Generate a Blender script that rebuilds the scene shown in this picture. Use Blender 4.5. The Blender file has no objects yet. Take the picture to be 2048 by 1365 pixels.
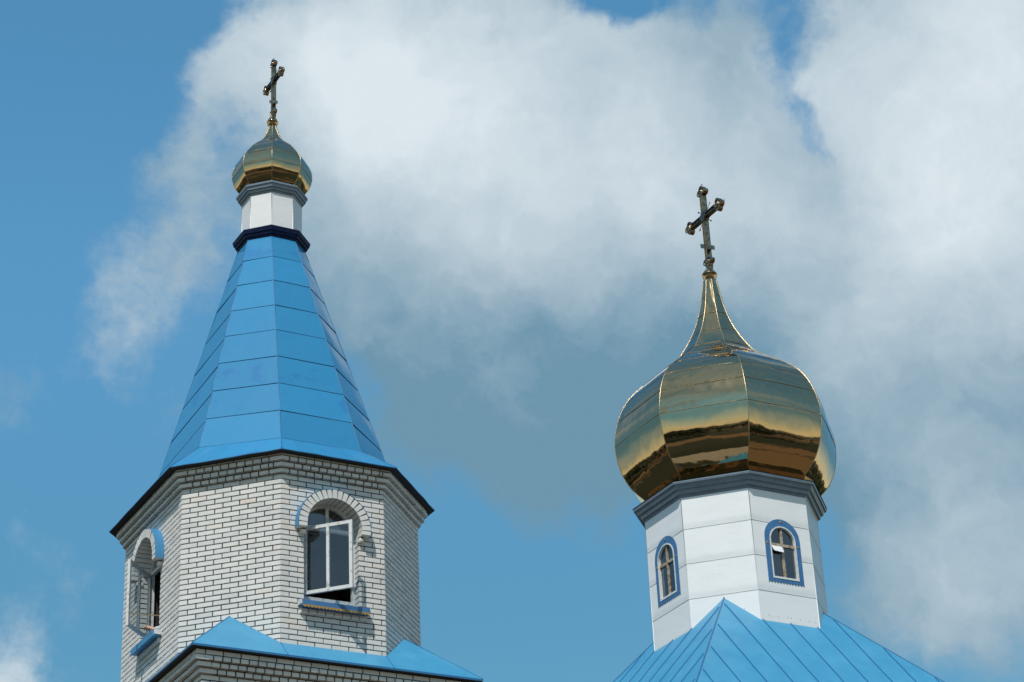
import bpy, bmesh, math, random
from mathutils import Vector, Matrix
R = math.radians
sin, cos, pi, sqrt = math.sin, math.cos, math.pi, math.sqrt
rnd = random.Random(7)
scene = bpy.context.scene
C = scene.collection

# ------------------------------------------------------------------ camera
PITCH, ROLL = R(26.935), R(-2.739)
fw = Vector((0, cos(PITCH), sin(PITCH)))
rx = Vector((1, 0, 0)); up = rx.cross(fw)
r2 = cos(ROLL) * rx + sin(ROLL) * up
u2 = -sin(ROLL) * rx + cos(ROLL) * up
cd = bpy.data.cameras.new('camera'); cam = bpy.data.objects.new('camera', cd); C.objects.link(cam)
m = Matrix((( r2.x, u2.x, -fw.x, 0), (r2.y, u2.y, -fw.y, 0), (r2.z, u2.z, -fw.z, 1.6), (0, 0, 0, 1)))
cam.matrix_world = m
cd.sensor_width = 36; cd.lens = 4404.47 / 2048 * 36
cd.clip_start = .1; cd.clip_end = 20000
scene.camera = cam

# ------------------------------------------------------------------ sun, sky, exposure
SUN_AZ, SUN_EL = R(-14.3), R(54.3)          # azimuth measured from -Y towards +X
sdir = Vector((sin(SUN_AZ) * cos(SUN_EL), -cos(SUN_AZ) * cos(SUN_EL), sin(SUN_EL)))
sl = bpy.data.lights.new('sun', 'SUN'); sl.energy = 3.8; sl.angle = R(.55); sl.color = (1, .965, .91)
so = bpy.data.objects.new('sun', sl); C.objects.link(so)
so.rotation_euler = sdir.to_track_quat('Z', 'Y').to_euler(); so.location = (0, 0, 60)
scene.view_settings.view_transform = 'Standard'; scene.view_settings.look = 'None'
scene.view_settings.exposure = 0; scene.view_settings.gamma = 1
scene.render.engine = 'CYCLES'

world = bpy.data.worlds.new('World'); scene.world = world; world.use_nodes = True
wn = world.node_tree.nodes; wl = world.node_tree.links; wn.clear()
W_STRENGTH = .15

def wnode(t, **kw):
    n = wn.new(t)
    for k, v in kw.items(): setattr(n, k, v)
    return n

def wmath(op, a, b=None, clamp=False):
    n = wnode('ShaderNodeMath', operation=op); n.use_clamp = clamp
    for i, v in enumerate((a, b)):
        if v is None: continue
        if isinstance(v, (int, float)): n.inputs[i].default_value = v
        else: wl.new(v, n.inputs[i])
    return n.outputs[0]

def wvec(op, a, b):
    n = wnode('ShaderNodeVectorMath', operation=op)
    for i, v in enumerate((a, b)):
        if isinstance(v, (tuple, Vector)): n.inputs[i].default_value = v
        else: wl.new(v, n.inputs[i])
    return n.outputs['Value'] if op in ('DISTANCE', 'DOT_PRODUCT', 'LENGTH') else n.outputs[0]

def wnoise(vec, scale, detail, rough=.55, lac=2.0, color=False):
    n = wnode('ShaderNodeTexNoise'); wl.new(vec, n.inputs['Vector'])
    n.inputs['Scale'].default_value = scale; n.inputs['Detail'].default_value = detail
    n.inputs['Roughness'].default_value = rough; n.inputs['Lacunarity'].default_value = lac
    return n.outputs['Color' if color else 'Fac']

def wramp(v, a, b, c=0., d=1., kind='SMOOTHSTEP'):
    n = wnode('ShaderNodeMapRange', interpolation_type=kind)
    wl.new(v, n.inputs['Value'])
    for i, x in enumerate((a, b, c, d)): n.inputs[i + 1].default_value = x
    return n.outputs[0]

def wmix(f, a, b, blend='MIX'):
    n = wnode('ShaderNodeMix', data_type='RGBA', blend_type=blend)
    for s, v in ((0, f), (6, a), (7, b)):
        if isinstance(v, (int, float)): n.inputs[s].default_value = v
        elif isinstance(v, tuple): n.inputs[s].default_value = (*v, 1)
        else: wl.new(v, n.inputs[s])
    return n.outputs[2]

def skydir(x, y):
    """direction of a point of the sky, counted in degrees right of and above the middle of the view"""
    d = fw + r2 * math.tan(R(x)) + u2 * math.tan(R(y))
    return d.normalized()

def wramp_dim():
    z = wnode('ShaderNodeSeparateXYZ'); wl.new(tc, z.inputs[0])
    return wmix(wramp(z.outputs['Z'], .30, .50), (.80, .76, .73), (1.06, 1.06, 1.07))
tc = wnode('ShaderNodeTexCoord').outputs['Generated']
sky = wnode('ShaderNodeTexSky', sky_type='NISHITA'); sky.sun_disc = False
sky.sun_elevation = SUN_EL
sky.sun_rotation = math.atan2(sdir.x, sdir.y)
sky.altitude = 200; sky.air_density = 1.0; sky.dust_density = .6; sky.ozone_density = 1.6
skycol = wmix(1., sky.outputs[0], (.58, 1.10, 1.10), 'MULTIPLY')
skycol = wmix(1., skycol, wramp_dim(), 'MULTIPLY')
# pale haze low over the horizon
sep = wnode('ShaderNodeSeparateXYZ'); wl.new(tc, sep.inputs[0])
skycol = wmix(wramp(sep.outputs['Z'], .29, .03, 0, 1, 'LINEAR'), skycol, (1.05 / W_STRENGTH, .95 / W_STRENGTH, .60 / W_STRENGTH))
# warped direction gives the clouds their ragged edges
n1 = wvec('SUBTRACT', wnoise(tc, 9, 5, .6, color=True), (.5, .5, .5))
n2 = wvec('SUBTRACT', wnoise(tc, 38, 6, .65, color=True), (.5, .5, .5))
def wscale(v, s):
    n = wnode('ShaderNodeVectorMath', operation='SCALE'); wl.new(v, n.inputs[0]); n.inputs['Scale'].default_value = s
    return n.outputs[0]
wd = wvec('ADD', wvec('ADD', tc, wscale(n1, .085)), wscale(n2, .02))
# (right, up in degrees, radius in degrees, weight)  cloud masses
CLOUDS = [
 (-5.5, 7.0, 4.2, 1.0), (-1.0, 5.5, 5.5, 1.1), (-3.5, 2.5, 4.0, .7), (3.0, 4.0, 5.5, 1.0), (6.5, 4.5, 4.2, .7), (1.0, 0.5, 5.0, 1.0), (-2.5, -1.2, 4.0, .75),
 (4.5, 0, 5.0, 1.0), (8.5, 1.0, 5.0, 1.0), (11.5, 5.5, 4.6, 1.1), (12.5, 0, 5.0, 1.0), (10.6, -4.0, 4.3, .95), (12.5, -6.5, 4.0, 1.1), (2.2, -2.2, 3.4, .7), (-1.5, -2.8, 3.4, .25), (0.3, -3.4, 5.0, .22), (-1.0, -4.0, 4.5, .15), (8.2, -2.6, 3, .7),
 (-9.3, 1.8, 3.0, .29), (-10.0, 1.0, 2.4, .25), (-9.2, .2, 1.6, .2), (-8.0, 3.2, 2.6, .32), (-8.6, 4.7, 2.0, .32), (-8.1, 6.7, 1.5, .45), (-12.8, -4.0, 2.6, .24), (-11.6, -5.6, 2.2, .22), (-13.4, -9.0, 2.3, .9), (3.8, 9.6, 3, .3), (12.8, 9.2, 4, .9), (10.0, 7.0, 4.2, .95), (4.2, 6.6, 2.8, .35), (-2.2, 8.7, 1.8, .55), (5.8, 8.2, 1.8, .35),
]
GAPS = [(2.2, 8.9, 1.8, -1.3), (7.3, 6.6, 1.5, -1.15), (7.6, 5.0, 1.4, -1.1), (5.2, 8.8, 1.6, -.1), (7.0, 8.2, 1.2, -.45), (-7.4, 5.8, .8, -.35), (-1.0, -6.5, 4.2, -.55), (3, -7.0, 3.6, -.55), (-11.2, -3.0, 2.2, -.35), (-8.8, 7.6, 2.2, -.6), (-12.0, 6.0, 4.0, -.6)]
acc = None
for x, y, rr, w in CLOUDS + GAPS:
    d = wvec('DISTANCE', wd, skydir(x, y))
    s = wramp(d, 0, math.tan(R(rr * 1.25)), w, 0)
    acc = s if acc is None else wmath('ADD', acc, s)
far = wvec('DISTANCE', tc, skydir(0, 0))
glob = wmath('MULTIPLY', wramp(far, .30, .42), wramp(wnoise(tc, 2.2, 3, .5), .50, .75, 0, .6))
sunc = wvec('DISTANCE', wd, tuple(sdir))
glob = wmath('ADD', wmath('ADD', glob, wramp(far, .34, .6, 0, .30)), wramp(sunc, .05, .60, .62, 0))
fb = wmath('ADD', wmath('MULTIPLY', wmath('SUBTRACT', wnoise(wvec('ADD', tc, wscale(n1, .05)), 10, 11, .62), .5), 2.1), wmath('MULTIPLY', wmath('SUBTRACT', wnoise(wvec('ADD', tc, wscale(n2, .03)), 34, 10, .66), .5), .9))
fb = wmath('MULTIPLY', fb, wramp(far, .30, .5, 1, .35))
dens = wmath('ADD', wmath('ADD', acc, glob), fb)
alpha = wramp(dens, .08, .92)
# brightness of the clouds: lit tops and grey undersides
LIT = [(-5, 7.5, 4.5, .9), (0, 7.0, 5, .7), (-1, 3.8, 3.6, .3), (4.2, 2.9, 3.2, .65), (11.5, 6.0, 5.0, .8), (10.5, -1.5, 4, .15), (8.6, 2.0, 3.6, .4), (13, 1, 4, .35), (12.6, -6.5, 4.2, .45), (5.0, 5.5, 4, .4), (-13.4, -9.3, 3, .8), (-9.8, 1.0, 4.5, .4), (-12.5, -5, 4, .5), (12.8, 9.4, 5, .5)]
lit = None
for x, y, rr, w in LIT:
    s = wramp(wvec('DISTANCE', wd, skydir(x, y)), 0, math.tan(R(rr * 1.4)), w, 0)
    lit = s if lit is None else wmath('ADD', lit, s)
lit = wmath('ADD', lit, wmath('MULTIPLY', wmath('SUBTRACT', wnoise(wd, 9, 9, .6), .50), 1.5))
lit = wmath('ADD', lit, wmath('MULTIPLY', wramp(far, .30, .5), .25))
lit = wramp(lit, 0, 1.15, 0, 1, 'LINEAR')
ccol = wmix(lit, (.155 / W_STRENGTH, .305 / W_STRENGTH, .42 / W_STRENGTH), (.72 / W_STRENGTH, .80 / W_STRENGTH, .85 / W_STRENGTH))
bgcol = wmix(alpha, skycol, ccol)
bg = wnode('ShaderNodeBackground'); bg.inputs['Strength'].default_value = W_STRENGTH
wl.new(bgcol, bg.inputs['Color'])
wo = wnode('ShaderNodeOutputWorld'); wl.new(bg.outputs[0], wo.inputs[0])

# ------------------------------------------------------------------ helpers
class MB:
    def __init__(s): s.v = []; s.f = []; s.m = []; s.sm = []
    def add(s, vs, fs, mat=0, smooth=False):
        b = len(s.v); s.v += [tuple(v) for v in vs]
        for f in fs:
            s.f.append([b + i for i in f]); s.m.append(mat); s.sm.append(smooth)
    def quad(s, a, b, c, d, mat=0): s.add([a, b, c, d], [(0, 1, 2, 3)], mat)
    def box8(s, lo, hi, mat=0):
        """lo, hi: four corners each, both ccw seen from outside top"""
        s.add(list(lo) + list(hi), [(3, 2, 1, 0), (4, 5, 6, 7)] + [(i, (i + 1) % 4, 4 + (i + 1) % 4, 4 + i) for i in range(4)], mat)
    def box(s, x0, x1, y0, y1, z0, z1, mat=0):
        s.box8([(x0, y0, z0), (x1, y0, z0), (x1, y1, z0), (x0, y1, z0)], [(x0, y0, z1), (x1, y0, z1), (x1, y1, z1), (x0, y1, z1)], mat)
    def tube(s, pts, r, n=6, mat=0, smooth=True, rz=None):
        pts = [Vector(p) for p in pts]; vs = []
        for i, p in enumerate(pts):
            t = (pts[min(i + 1, len(pts) - 1)] - pts[max(i - 1, 0)]).normalized()
            a = t.cross(Vector((0, 0, 1)))
            if a.length < .05: a = t.cross(Vector((1, 0, 0)))
            a.normalize(); b = a.cross(t)
            rr = r[i] if isinstance(r, (list, tuple)) else r
            vs += [p + rr * (cos(2 * pi * k / n) * a + sin(2 * pi * k / n) * b) for k in range(n)]
        fs = [(i * n + k, i * n + (k + 1) % n, (i + 1) * n + (k + 1) % n, (i + 1) * n + k) for i in range(len(pts) - 1) for k in range(n)]
        fs += [tuple(range(n)), tuple(reversed(range((len(pts) - 1) * n, len(pts) * n)))]
        s.add(vs, fs, mat, smooth)
    def lathe(s, cx, cy, prof, n=24, mat=0):
        vs = [(cx + r * cos(2 * pi * k / n), cy + r * sin(2 * pi * k / n), z) for r, z in prof for k in range(n)]
        fs = [(i * n + k, i * n + (k + 1) % n, (i + 1) * n + (k + 1) % n, (i + 1) * n + k) for i in range(len(prof) - 1) for k in range(n)]
        s.add(vs, fs, mat, True)
    def loft(s, rings, mat=0, closed=True):
        """rings: lists of points, each edge its own flat quad"""
        n = len(rings[0])
        for a, b in zip(rings[:-1], rings[1:]):
            for k in range(n if closed else n - 1):
                s.quad(a[k], a[(k + 1) % n], b[(k + 1) % n], b[k], mat)
    def cap(s, ring, mat=0, flip=False):
        s.add(ring, [tuple(reversed(range(len(ring)))) if flip else tuple(range(len(ring)))], mat)
    def build(s, name, mats, parent=None):
        me = bpy.data.meshes.new(name); me.from_pydata(s.v, [], s.f); me.update()
        for mt in (mats if isinstance(mats, (list, tuple)) else [mats]): me.materials.append(mt)
        me.polygons.foreach_set('material_index', s.m)
        me.polygons.foreach_set('use_smooth', s.sm)
        o = bpy.data.objects.new(name, me); C.objects.link(o)
        if parent: o.parent = parent
        return o

def thing(name, label, cat, loc=(0, 0, 0), rotz=0, group=None):
    o = bpy.data.objects.new(name, None); C.objects.link(o)
    o.location = loc; o.rotation_euler = (0, 0, rotz); o.empty_display_size = .3
    o['label'] = label; o['category'] = cat
    if group: o['group'] = group
    return o

class Face:
    """a wall face between plan points a and b (ccw): s to the right, d outwards"""
    def __init__(s, a, b):
        a, b = Vector((a[0], a[1])), Vector((b[0], b[1]))
        s.o = (a + b) / 2; s.t = (b - a).normalized(); s.n = Vector((s.t.y, -s.t.x)); s.half = (b - a).length / 2
    def p(s, x, d, z):
        q = s.o + s.t * x + s.n * d
        return (q.x, q.y, z)

def octo(hu, hv, c):
    return [(-(hu - c), -hv), (hu - c, -hv), (hu, -(hv - c)), (hu, hv - c), (hu - c, hv), (-(hu - c), hv), (-hu, hv - c), (-hu, -(hv - c))]
def offs(hu, hv, c, d): return octo(hu + d, hv + d, c + (2 - sqrt(2)) * d)
def rego(Rc, cx=0, cy=0):
    h = Rc * cos(pi / 8); return [(x + cx, y + cy) for x, y in octo(h, h, h * (2 - sqrt(2)))]
def ring(pts, z): return [(x, y, z) for x, y in pts]

def fbox(mb, F, s0, s1, d0, d1, z0, z1, mat=0):
    lo = [F.p(s0, d1, z0), F.p(s1, d1, z0), F.p(s1, d0, z0), F.p(s0, d0, z0)]
    hi = [F.p(s0, d1, z1), F.p(s1, d1, z1), F.p(s1, d0, z1), F.p(s0, d0, z1)]
    mb.box8(lo, hi, mat)

def brick(mb, F, s0, s1, z0, z1, d, depth=.1, ch=.0028, mat=0, l=0., r=0.):
    """bevelled brick; l, r push the two front corners sideways (mitred ends)"""
    if s1 - s0 < .012: return
    j = lambda k: rnd.uniform(-k, k)
    d = d + j(.0015); a, b, c_, e = s0 + j(.0015), s1 + j(.0015), z0 + j(.001), z1 + j(.001)
    t = j(.0012)
    fr = [F.p(a + ch, d, c_ + ch), F.p(b - ch, d, c_ + ch + t), F.p(b - ch, d, e - ch + t), F.p(a + ch, d, e - ch)]
    rg = [F.p(a, d - ch, c_), F.p(b, d - ch, c_ + t), F.p(b, d - ch, e + t), F.p(a, d - ch, e)]
    bk = [F.p(a, d - depth, c_), F.p(b, d - depth, c_ + t), F.p(b, d - depth, e + t), F.p(a, d - depth, e)]
    fs = [(0, 1, 2, 3)]
    for i in range(4):
        k = (i + 1) % 4
        fs += [(4 + i, 4 + k, k, i), (8 + i, 8 + k, 4 + k, 4 + i)]
    mb.add(fr + rg + bk, fs, mat)

CH, BL, JT = .0783, .26, .0155
def brick_face(mb, F, z0, n, phase=0, opening=None, s0=None, s1=None, from_right=False, half_bond=True, d=0, depth=.1, blen=BL):
    """running-bond wall; opening = (centre, half width, bottom, spring, ring mid radius)"""
    s0 = -F.half if s0 is None else s0; s1 = F.half if s1 is None else s1
    for k in range(n):
        z = z0 + k * CH
        off = ((k + phase) % 2) * blen / 2
        cuts = []
        x = s0 - off if not from_right else s1 + off
        lst = []
        if not from_right:
            while x < s1: lst.append((x, x + blen)); x += blen
        else:
            while x > s0: lst.append((x - blen, x)); x -= blen
        ex = None
        if opening:
            c, a, zb, zs, rm = opening; zm = z + CH / 2
            if zb < zm < zs: ex = (c - a, c + a)
            elif zs <= zm < zs + rm:
                w = sqrt(max(rm * rm - (zm - zs) ** 2, 0)); ex = (c - w, c + w)
        for p, q in lst:
            p, q = max(p, s0), min(q, s1)
            if q - p < .03: continue
            e0 = p + (JT / 2 if p > s0 + 1e-4 else .0045); e1 = q - (JT / 2 if q < s1 - 1e-4 else .0045)
            segs = [(e0, e1)]
            if ex:
                if 0 < ex[0] - e1 < .05: e1 = ex[0]
                if 0 < e0 - ex[1] < .05: e0 = ex[1]
                segs = []
                if e0 < ex[0] - .02: segs.append((e0, min(e1, ex[0])))
                if e1 > ex[1] + .02: segs.append((max(e0, ex[1]), e1))
            for a0, a1 in segs:
                dp = depth
                if ex and (abs(a1 - ex[0]) < 1e-4 or abs(a0 - ex[1]) < 1e-4): dp = .17
                brick(mb, F, a0, a1, z + JT / 2, z + CH - JT / 2, d, dp)

def strip_plate(mb, F, ss, iv, d0, d1, mat=0):
    """plate between depths d0 (back) and d1 (front); iv(s) -> intervals [(z0,z1),...] at abscissa s (same count on both ends of a strip)"""
    N = len(ss) - 1
    for i in range(N):
        a, b = ss[i], ss[i + 1]; e = (b - a) * 1e-4
        A, B = iv(a + e), iv(b - e)
        for (p, q), (r, t) in zip(A, B):
            mb.quad(F.p(a, d1, p), F.p(b, d1, r), F.p(b, d1, t), F.p(a, d1, q), mat)
            mb.quad(F.p(a, d0, q), F.p(b, d0, t), F.p(b, d0, r), F.p(a, d0, p), mat)
            mb.quad(F.p(a, d1, q), F.p(b, d1, t), F.p(b, d0, t), F.p(a, d0, q), mat)
            mb.quad(F.p(a, d0, p), F.p(b, d0, r), F.p(b, d1, r), F.p(a, d1, p), mat)
        # side walls where the interval set changes or at the ends
        if i == 0 or len(iv(a - e)) != len(A):
            for p, q in (A if i == 0 or len(A) > len(iv(a - e)) else iv(a - e)):
                pass
        ends = []
        if i == 0: ends.append((a, A))
        if i == N - 1: ends.append((b, B))
        for x, I in ends:
            for p, q in I: mb.quad(F.p(x, d1, p), F.p(x, d1, q), F.p(x, d0, q), F.p(x, d0, p), mat)

def hole_sides(mb, F, c, a, zb, zs, d0, d1, mat=0, n=20):
    """inner surface of an arched hole"""
    path = [(c - a, zs), (c - a, zb), (c + a, zb), (c + a, zs)] + [(c + a * cos(pi * k / n), zs + a * sin(pi * k / n)) for k in range(1, n)]
    m = len(path)
    for i in range(m):
        p, q = path[i], path[(i + 1) % m]
        mb.quad(F.p(p[0], d1, p[1]), F.p(q[0], d1, q[1]), F.p(q[0], d0, q[1]), F.p(p[0], d0, p[1]), mat)

def arch_samples(c, a, n=24): return [c - a * cos(pi * k / n) for k in range(n + 1)]
def wall_iv(z0, z1, c, a, zb, zs):
    def iv(s):
        x = abs(s - c)
        if x >= a: return [(z0, z1)]
        return [(z0, zb), (zs + sqrt(max(a * a - x * x, 0)), z1)]
    return iv
def arch_bar(mb, F, c, r0, r1, zs, d0, d1, a0=0, a1=pi, n=24, mat=0):
    """bar following an arch between radii r0 and r1"""
    for k in range(n):
        t0 = a0 + (a1 - a0) * k / n; t1 = a0 + (a1 - a0) * (k + 1) / n
        P = lambda r, t, d: F.p(c + r * cos(t), d, zs + r * sin(t))
        mb.quad(P(r0, t0, d1), P(r1, t0, d1), P(r1, t1, d1), P(r0, t1, d1), mat)
        mb.quad(P(r0, t1, d0), P(r1, t1, d0), P(r1, t0, d0), P(r0, t0, d0), mat)
        mb.quad(P(r1, t0, d1), P(r1, t0, d0), P(r1, t1, d0), P(r1, t1, d1), mat)
        mb.quad(P(r0, t1, d1), P(r0, t1, d0), P(r0, t0, d0), P(r0, t0, d1), mat)
        if k == 0: mb.quad(P(r0, t0, d1), P(r0, t0, d0), P(r1, t0, d0), P(r1, t0, d1), mat)
        if k == n - 1: mb.quad(P(r1, t1, d1), P(r1, t1, d0), P(r0, t1, d0), P(r0, t1, d1), mat)

# ------------------------------------------------------------------ materials
def mat(name, base, rough=.5, metal=0., var=None, vscale=3., vdetail=5, vlo=.45, vhi=.6, bump=0., bscale=20., bstretch=None, spec=.5, rvar=0., bdist=.02, bdetail=3):
    mt = bpy.data.materials.new(name); mt.use_nodes = True
    nt = mt.node_tree; b = nt.nodes['Principled BSDF']; L = nt.links
    b.inputs['Base Color'].default_value = (*base, 1); b.inputs['Roughness'].default_value = rough; b.inputs['Metallic'].default_value = metal
    b.inputs['Specular IOR Level'].default_value = spec
    t = nt.nodes.new('ShaderNodeTexCoord')
    if var:
        n = nt.nodes.new('ShaderNodeTexNoise'); L.new(t.outputs['Object'], n.inputs['Vector'])
        n.inputs['Scale'].default_value = vscale; n.inputs['Detail'].default_value = vdetail; n.inputs['Roughness'].default_value = .62
        mr = nt.nodes.new('ShaderNodeMapRange'); L.new(n.outputs['Fac'], mr.inputs[0]); mr.inputs[1].default_value = vlo; mr.inputs[2].default_value = vhi
        mx = nt.nodes.new('ShaderNodeMix'); mx.data_type = 'RGBA'
        L.new(mr.outputs[0], mx.inputs[0]); mx.inputs[6].default_value = (*base, 1); mx.inputs[7].default_value = (*var, 1)
        L.new(mx.outputs[2], b.inputs['Base Color'])
        if rvar:
            m2 = nt.nodes.new('ShaderNodeMapRange'); L.new(n.outputs['Fac'], m2.inputs[0]); m2.inputs[1].default_value = .3; m2.inputs[2].default_value = .7
            m2.inputs[3].default_value = rough - rvar; m2.inputs[4].default_value = rough + rvar
            L.new(m2.outputs[0], b.inputs['Roughness'])
    if bump:
        n = nt.nodes.new('ShaderNodeTexNoise'); n.inputs['Scale'].default_value = bscale; n.inputs['Detail'].default_value = bdetail
        if bstretch:
            mp = nt.nodes.new('ShaderNodeMapping'); mp.inputs['Scale'].default_value = bstretch
            L.new(t.outputs['Object'], mp.inputs['Vector']); L.new(mp.outputs[0], n.inputs['Vector'])
        else: L.new(t.outputs['Object'], n.inputs['Vector'])
        bp = nt.nodes.new('ShaderNodeBump'); bp.inputs['Strength'].default_value = bump; bp.inputs['Distance'].default_value = bdist
        L.new(n.outputs['Fac'], bp.inputs['Height']); L.new(bp.outputs[0], b.inputs['Normal'])
    return mt

def brick_mat():
    mt = mat('silicate_brick', (.5, .5, .48), .85, bump=.25, bscale=120, bdist=.004)
    nt = mt.node_tree; L = nt.links; b = nt.nodes['Principled BSDF']
    g = nt.nodes.new('ShaderNodeNewGeometry'); cr = nt.nodes.new('ShaderNodeValToRGB')
    L.new(g.outputs['Random Per Island'], cr.inputs[0])
    e = cr.color_ramp.elements
    e[0].position = 0; e[0].color = (.58, .59, .58, 1); e[1].position = 1; e[1].color = (.69, .625, .575, 1)
    for p, c in ((.25, (.635, .645, .635)), (.6, (.665, .668, .65)), (.9, (.685, .68, .66)), (.955, (.677, .662, .635)), (.985, (.68, .645, .605))):
        x = e.new(p); x.color = (*c, 1)
    t = nt.nodes.new('ShaderNodeTexCoord'); n = nt.nodes.new('ShaderNodeTexNoise'); L.new(t.outputs['Object'], n.inputs['Vector'])
    n.inputs['Scale'].default_value = 5; n.inputs['Detail'].default_value = 8; n.inputs['Roughness'].default_value = .65
    mr = nt.nodes.new('ShaderNodeMapRange'); L.new(n.outputs['Fac'], mr.inputs[0]); mr.inputs[1].default_value = .3; mr.inputs[2].default_value = .7; mr.inputs[3].default_value = .91; mr.inputs[4].default_value = 1.05
    vm = nt.nodes.new('ShaderNodeVectorMath'); vm.operation = 'SCALE'; tn = nt.nodes.new('ShaderNodeVectorMath'); tn.operation = 'MULTIPLY'; tn.inputs[1].default_value = (.985, .965, .945); L.new(cr.outputs[0], tn.inputs[0]); L.new(tn.outputs[0], vm.inputs[0]); L.new(mr.outputs[0], vm.inputs['Scale'])
    L.new(vm.outputs[0], b.inputs['Base Color'])
    return mt

def gold_mat():
    mt = mat('gilded_sheet', (.46, .345, .205), .06, 1., bump=.6, bscale=2.2, bstretch=(1, 1, .6), bdist=.026, bdetail=2)
    return mt

def glass_mat(name, tint=(.75, .82, .85), refl=.16):
    mt = bpy.data.materials.new(name); mt.use_nodes = True; nt = mt.node_tree; L = nt.links
    out = nt.nodes['Material Output']; nt.nodes.remove(nt.nodes['Principled BSDF'])
    tr = nt.nodes.new('ShaderNodeBsdfTransparent'); tr.inputs[0].default_value = (*tint, 1)
    gl = nt.nodes.new('ShaderNodeBsdfGlossy'); gl.inputs['Roughness'].default_value = .02; gl.inputs['Color'].default_value = (.9, .95, 1, 1)
    lf = nt.nodes.new('ShaderNodeLayerWeight'); lw = nt.nodes.new('ShaderNodeMath'); lw.operation = 'POWER'; lw.inputs[1].default_value = 4.5; L.new(lf.outputs['Facing'], lw.inputs[0])
    mx = nt.nodes.new('ShaderNodeMixShader'); ad = nt.nodes.new('ShaderNodeMath'); ad.operation = 'ADD'; ad.use_clamp = True; ad.inputs[1].default_value = refl; L.new(lw.outputs[0], ad.inputs[0]); L.new(ad.outputs[0], mx.inputs[0]); L.new(tr.outputs[0], mx.inputs[1]); L.new(gl.outputs[0], mx.inputs[2])
    L.new(mx.outputs[0], out.inputs[0]); return mt

M = {}
M['brick'] = brick_mat()
M['mortar'] = mat('dark_mortar', (.016, .015, .014), .95, var=(.032, .029, .025), vscale=9, bump=.3, bscale=60)
M['blue'] = mat('blue_sheet', (.032, .213, .41), .5, 0, var=(.028, .180, .39), vscale=1.3, vdetail=9, vlo=.60, vhi=.64, bump=.45, bscale=3.0, bdist=.025, spec=.08)
M['blue'].node_tree.nodes['Principled BSDF'].inputs['Coat Weight'].default_value = .6; M['blue'].node_tree.nodes['Principled BSDF'].inputs['Coat Roughness'].default_value = .05
def per_sheet(mt, lo, hi):
    nt = mt.node_tree; L = nt.links; b = nt.nodes['Principled BSDF']; src = b.inputs['Base Color'].links[0].from_socket
    g = nt.nodes.new('ShaderNodeNewGeometry'); mr = nt.nodes.new('ShaderNodeMapRange'); L.new(g.outputs['Random Per Island'], mr.inputs[0]); mr.inputs[3].default_value = lo; mr.inputs[4].default_value = hi
    vm = nt.nodes.new('ShaderNodeVectorMath'); vm.operation = 'SCALE'; L.new(src, vm.inputs[0]); L.new(mr.outputs[0], vm.inputs['Scale']); L.new(vm.outputs[0], b.inputs['Base Color'])
per_sheet(M['blue'], .94, 1.06)
M['roof'] = mat('blue_roof_paint', (.043, .25, .425), .45, 0, var=(.06, .285, .46), vscale=2.2, vdetail=8, vlo=.42, vhi=.7, bump=.55, bscale=2.2, bdist=.04, rvar=.08)
M['seam'] = mat('blue_seam', (.020, .135, .30), .5)
M['navy'] = mat('navy_sheet', (.003, .010, .045), .5, var=(.005, .014, .055), vscale=6, spec=.15)
M['trim'] = mat('blue_trim_paint', (.040, .140, .31), .5, var=(.05, .16, .33), vscale=7)
M['hood'] = mat('blue_hood_sheet', (.05, .225, .42), .42, var=(.042, .19, .38), vscale=5)
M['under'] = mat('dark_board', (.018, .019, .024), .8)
M['white'] = mat('white_sheet', (.745, .735, .72), .38, var=(.70, .695, .685), vscale=2.0, vdetail=7, vlo=.4, vhi=.75, bump=.35, bscale=2.4, bstretch=(.6, .6, 1.7), bdist=.02)
M['wseam'] = mat('white_seam', (.47, .50, .52), .5)
def drum_mat():
    mt = mat('white_drum_sheet', (.77, .775, .77), .38, var=(.73, .74, .735), vscale=2.0, vdetail=7, vlo=.4, vhi=.75, bump=.3, bscale=3, bstretch=(.7, .7, 1.5), bdist=.02)
    nt = mt.node_tree; L = nt.links; b = nt.nodes['Principled BSDF']; first = b.inputs['Normal'].links[0].from_node
    t = nt.nodes.new('ShaderNodeTexCoord'); sp = nt.nodes.new('ShaderNodeSeparateXYZ'); L.new(t.outputs['Object'], sp.inputs[0])
    mm = lambda op, a, v: (lambda n: (setattr(n, 'operation', op), L.new(a, n.inputs[0]), setattr(n.inputs[1], 'default_value', v), n.outputs[0])[-1])(nt.nodes.new('ShaderNodeMath'))
    f = mm('FRACT', mm('DIVIDE', mm('SUBTRACT', sp.outputs[2], 13.6025 - 6.225), .6225), 0)
    mr = nt.nodes.new('ShaderNodeMapRange'); mr.interpolation_type = 'SMOOTHERSTEP'; L.new(f, mr.inputs[0]); mr.inputs[1].default_value = -.12; mr.inputs[2].default_value = .24
    bp = nt.nodes.new('ShaderNodeBump'); bp.inputs['Strength'].default_value = 1; bp.inputs['Distance'].default_value = .012
    L.new(mr.outputs[0], bp.inputs['Height']); L.new(first.outputs[0], bp.inputs['Normal']); L.new(bp.outputs[0], b.inputs['Normal']); return mt
M['drumw'] = drum_mat()
M['cornice'] = mat('grey_cornice', (.185, .235, .285), .33, var=(.155, .20, .245), vscale=5)
M['gold'] = gold_mat()
M['goldseam'] = mat('gilded_seam', (.50, .36, .20), .34, 1., bump=.5, bscale=40, bdist=.006)
M['ballm'] = mat('gilded_ball', (.52, .38, .22), .18, 1., bump=.2, bscale=6, bdist=.01)
M['crossm'] = mat('tarnished_gilding', (.46, .315, .185), .24, 1., var=(.20, .14, .085), vscale=14, vlo=.4, vhi=.6, bump=.3, bscale=18, bdist=.01)
M['crossd'] = mat('dark_metal', (.10, .088, .07), .3, .9, var=(.2, .17, .12), vscale=10)
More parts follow.
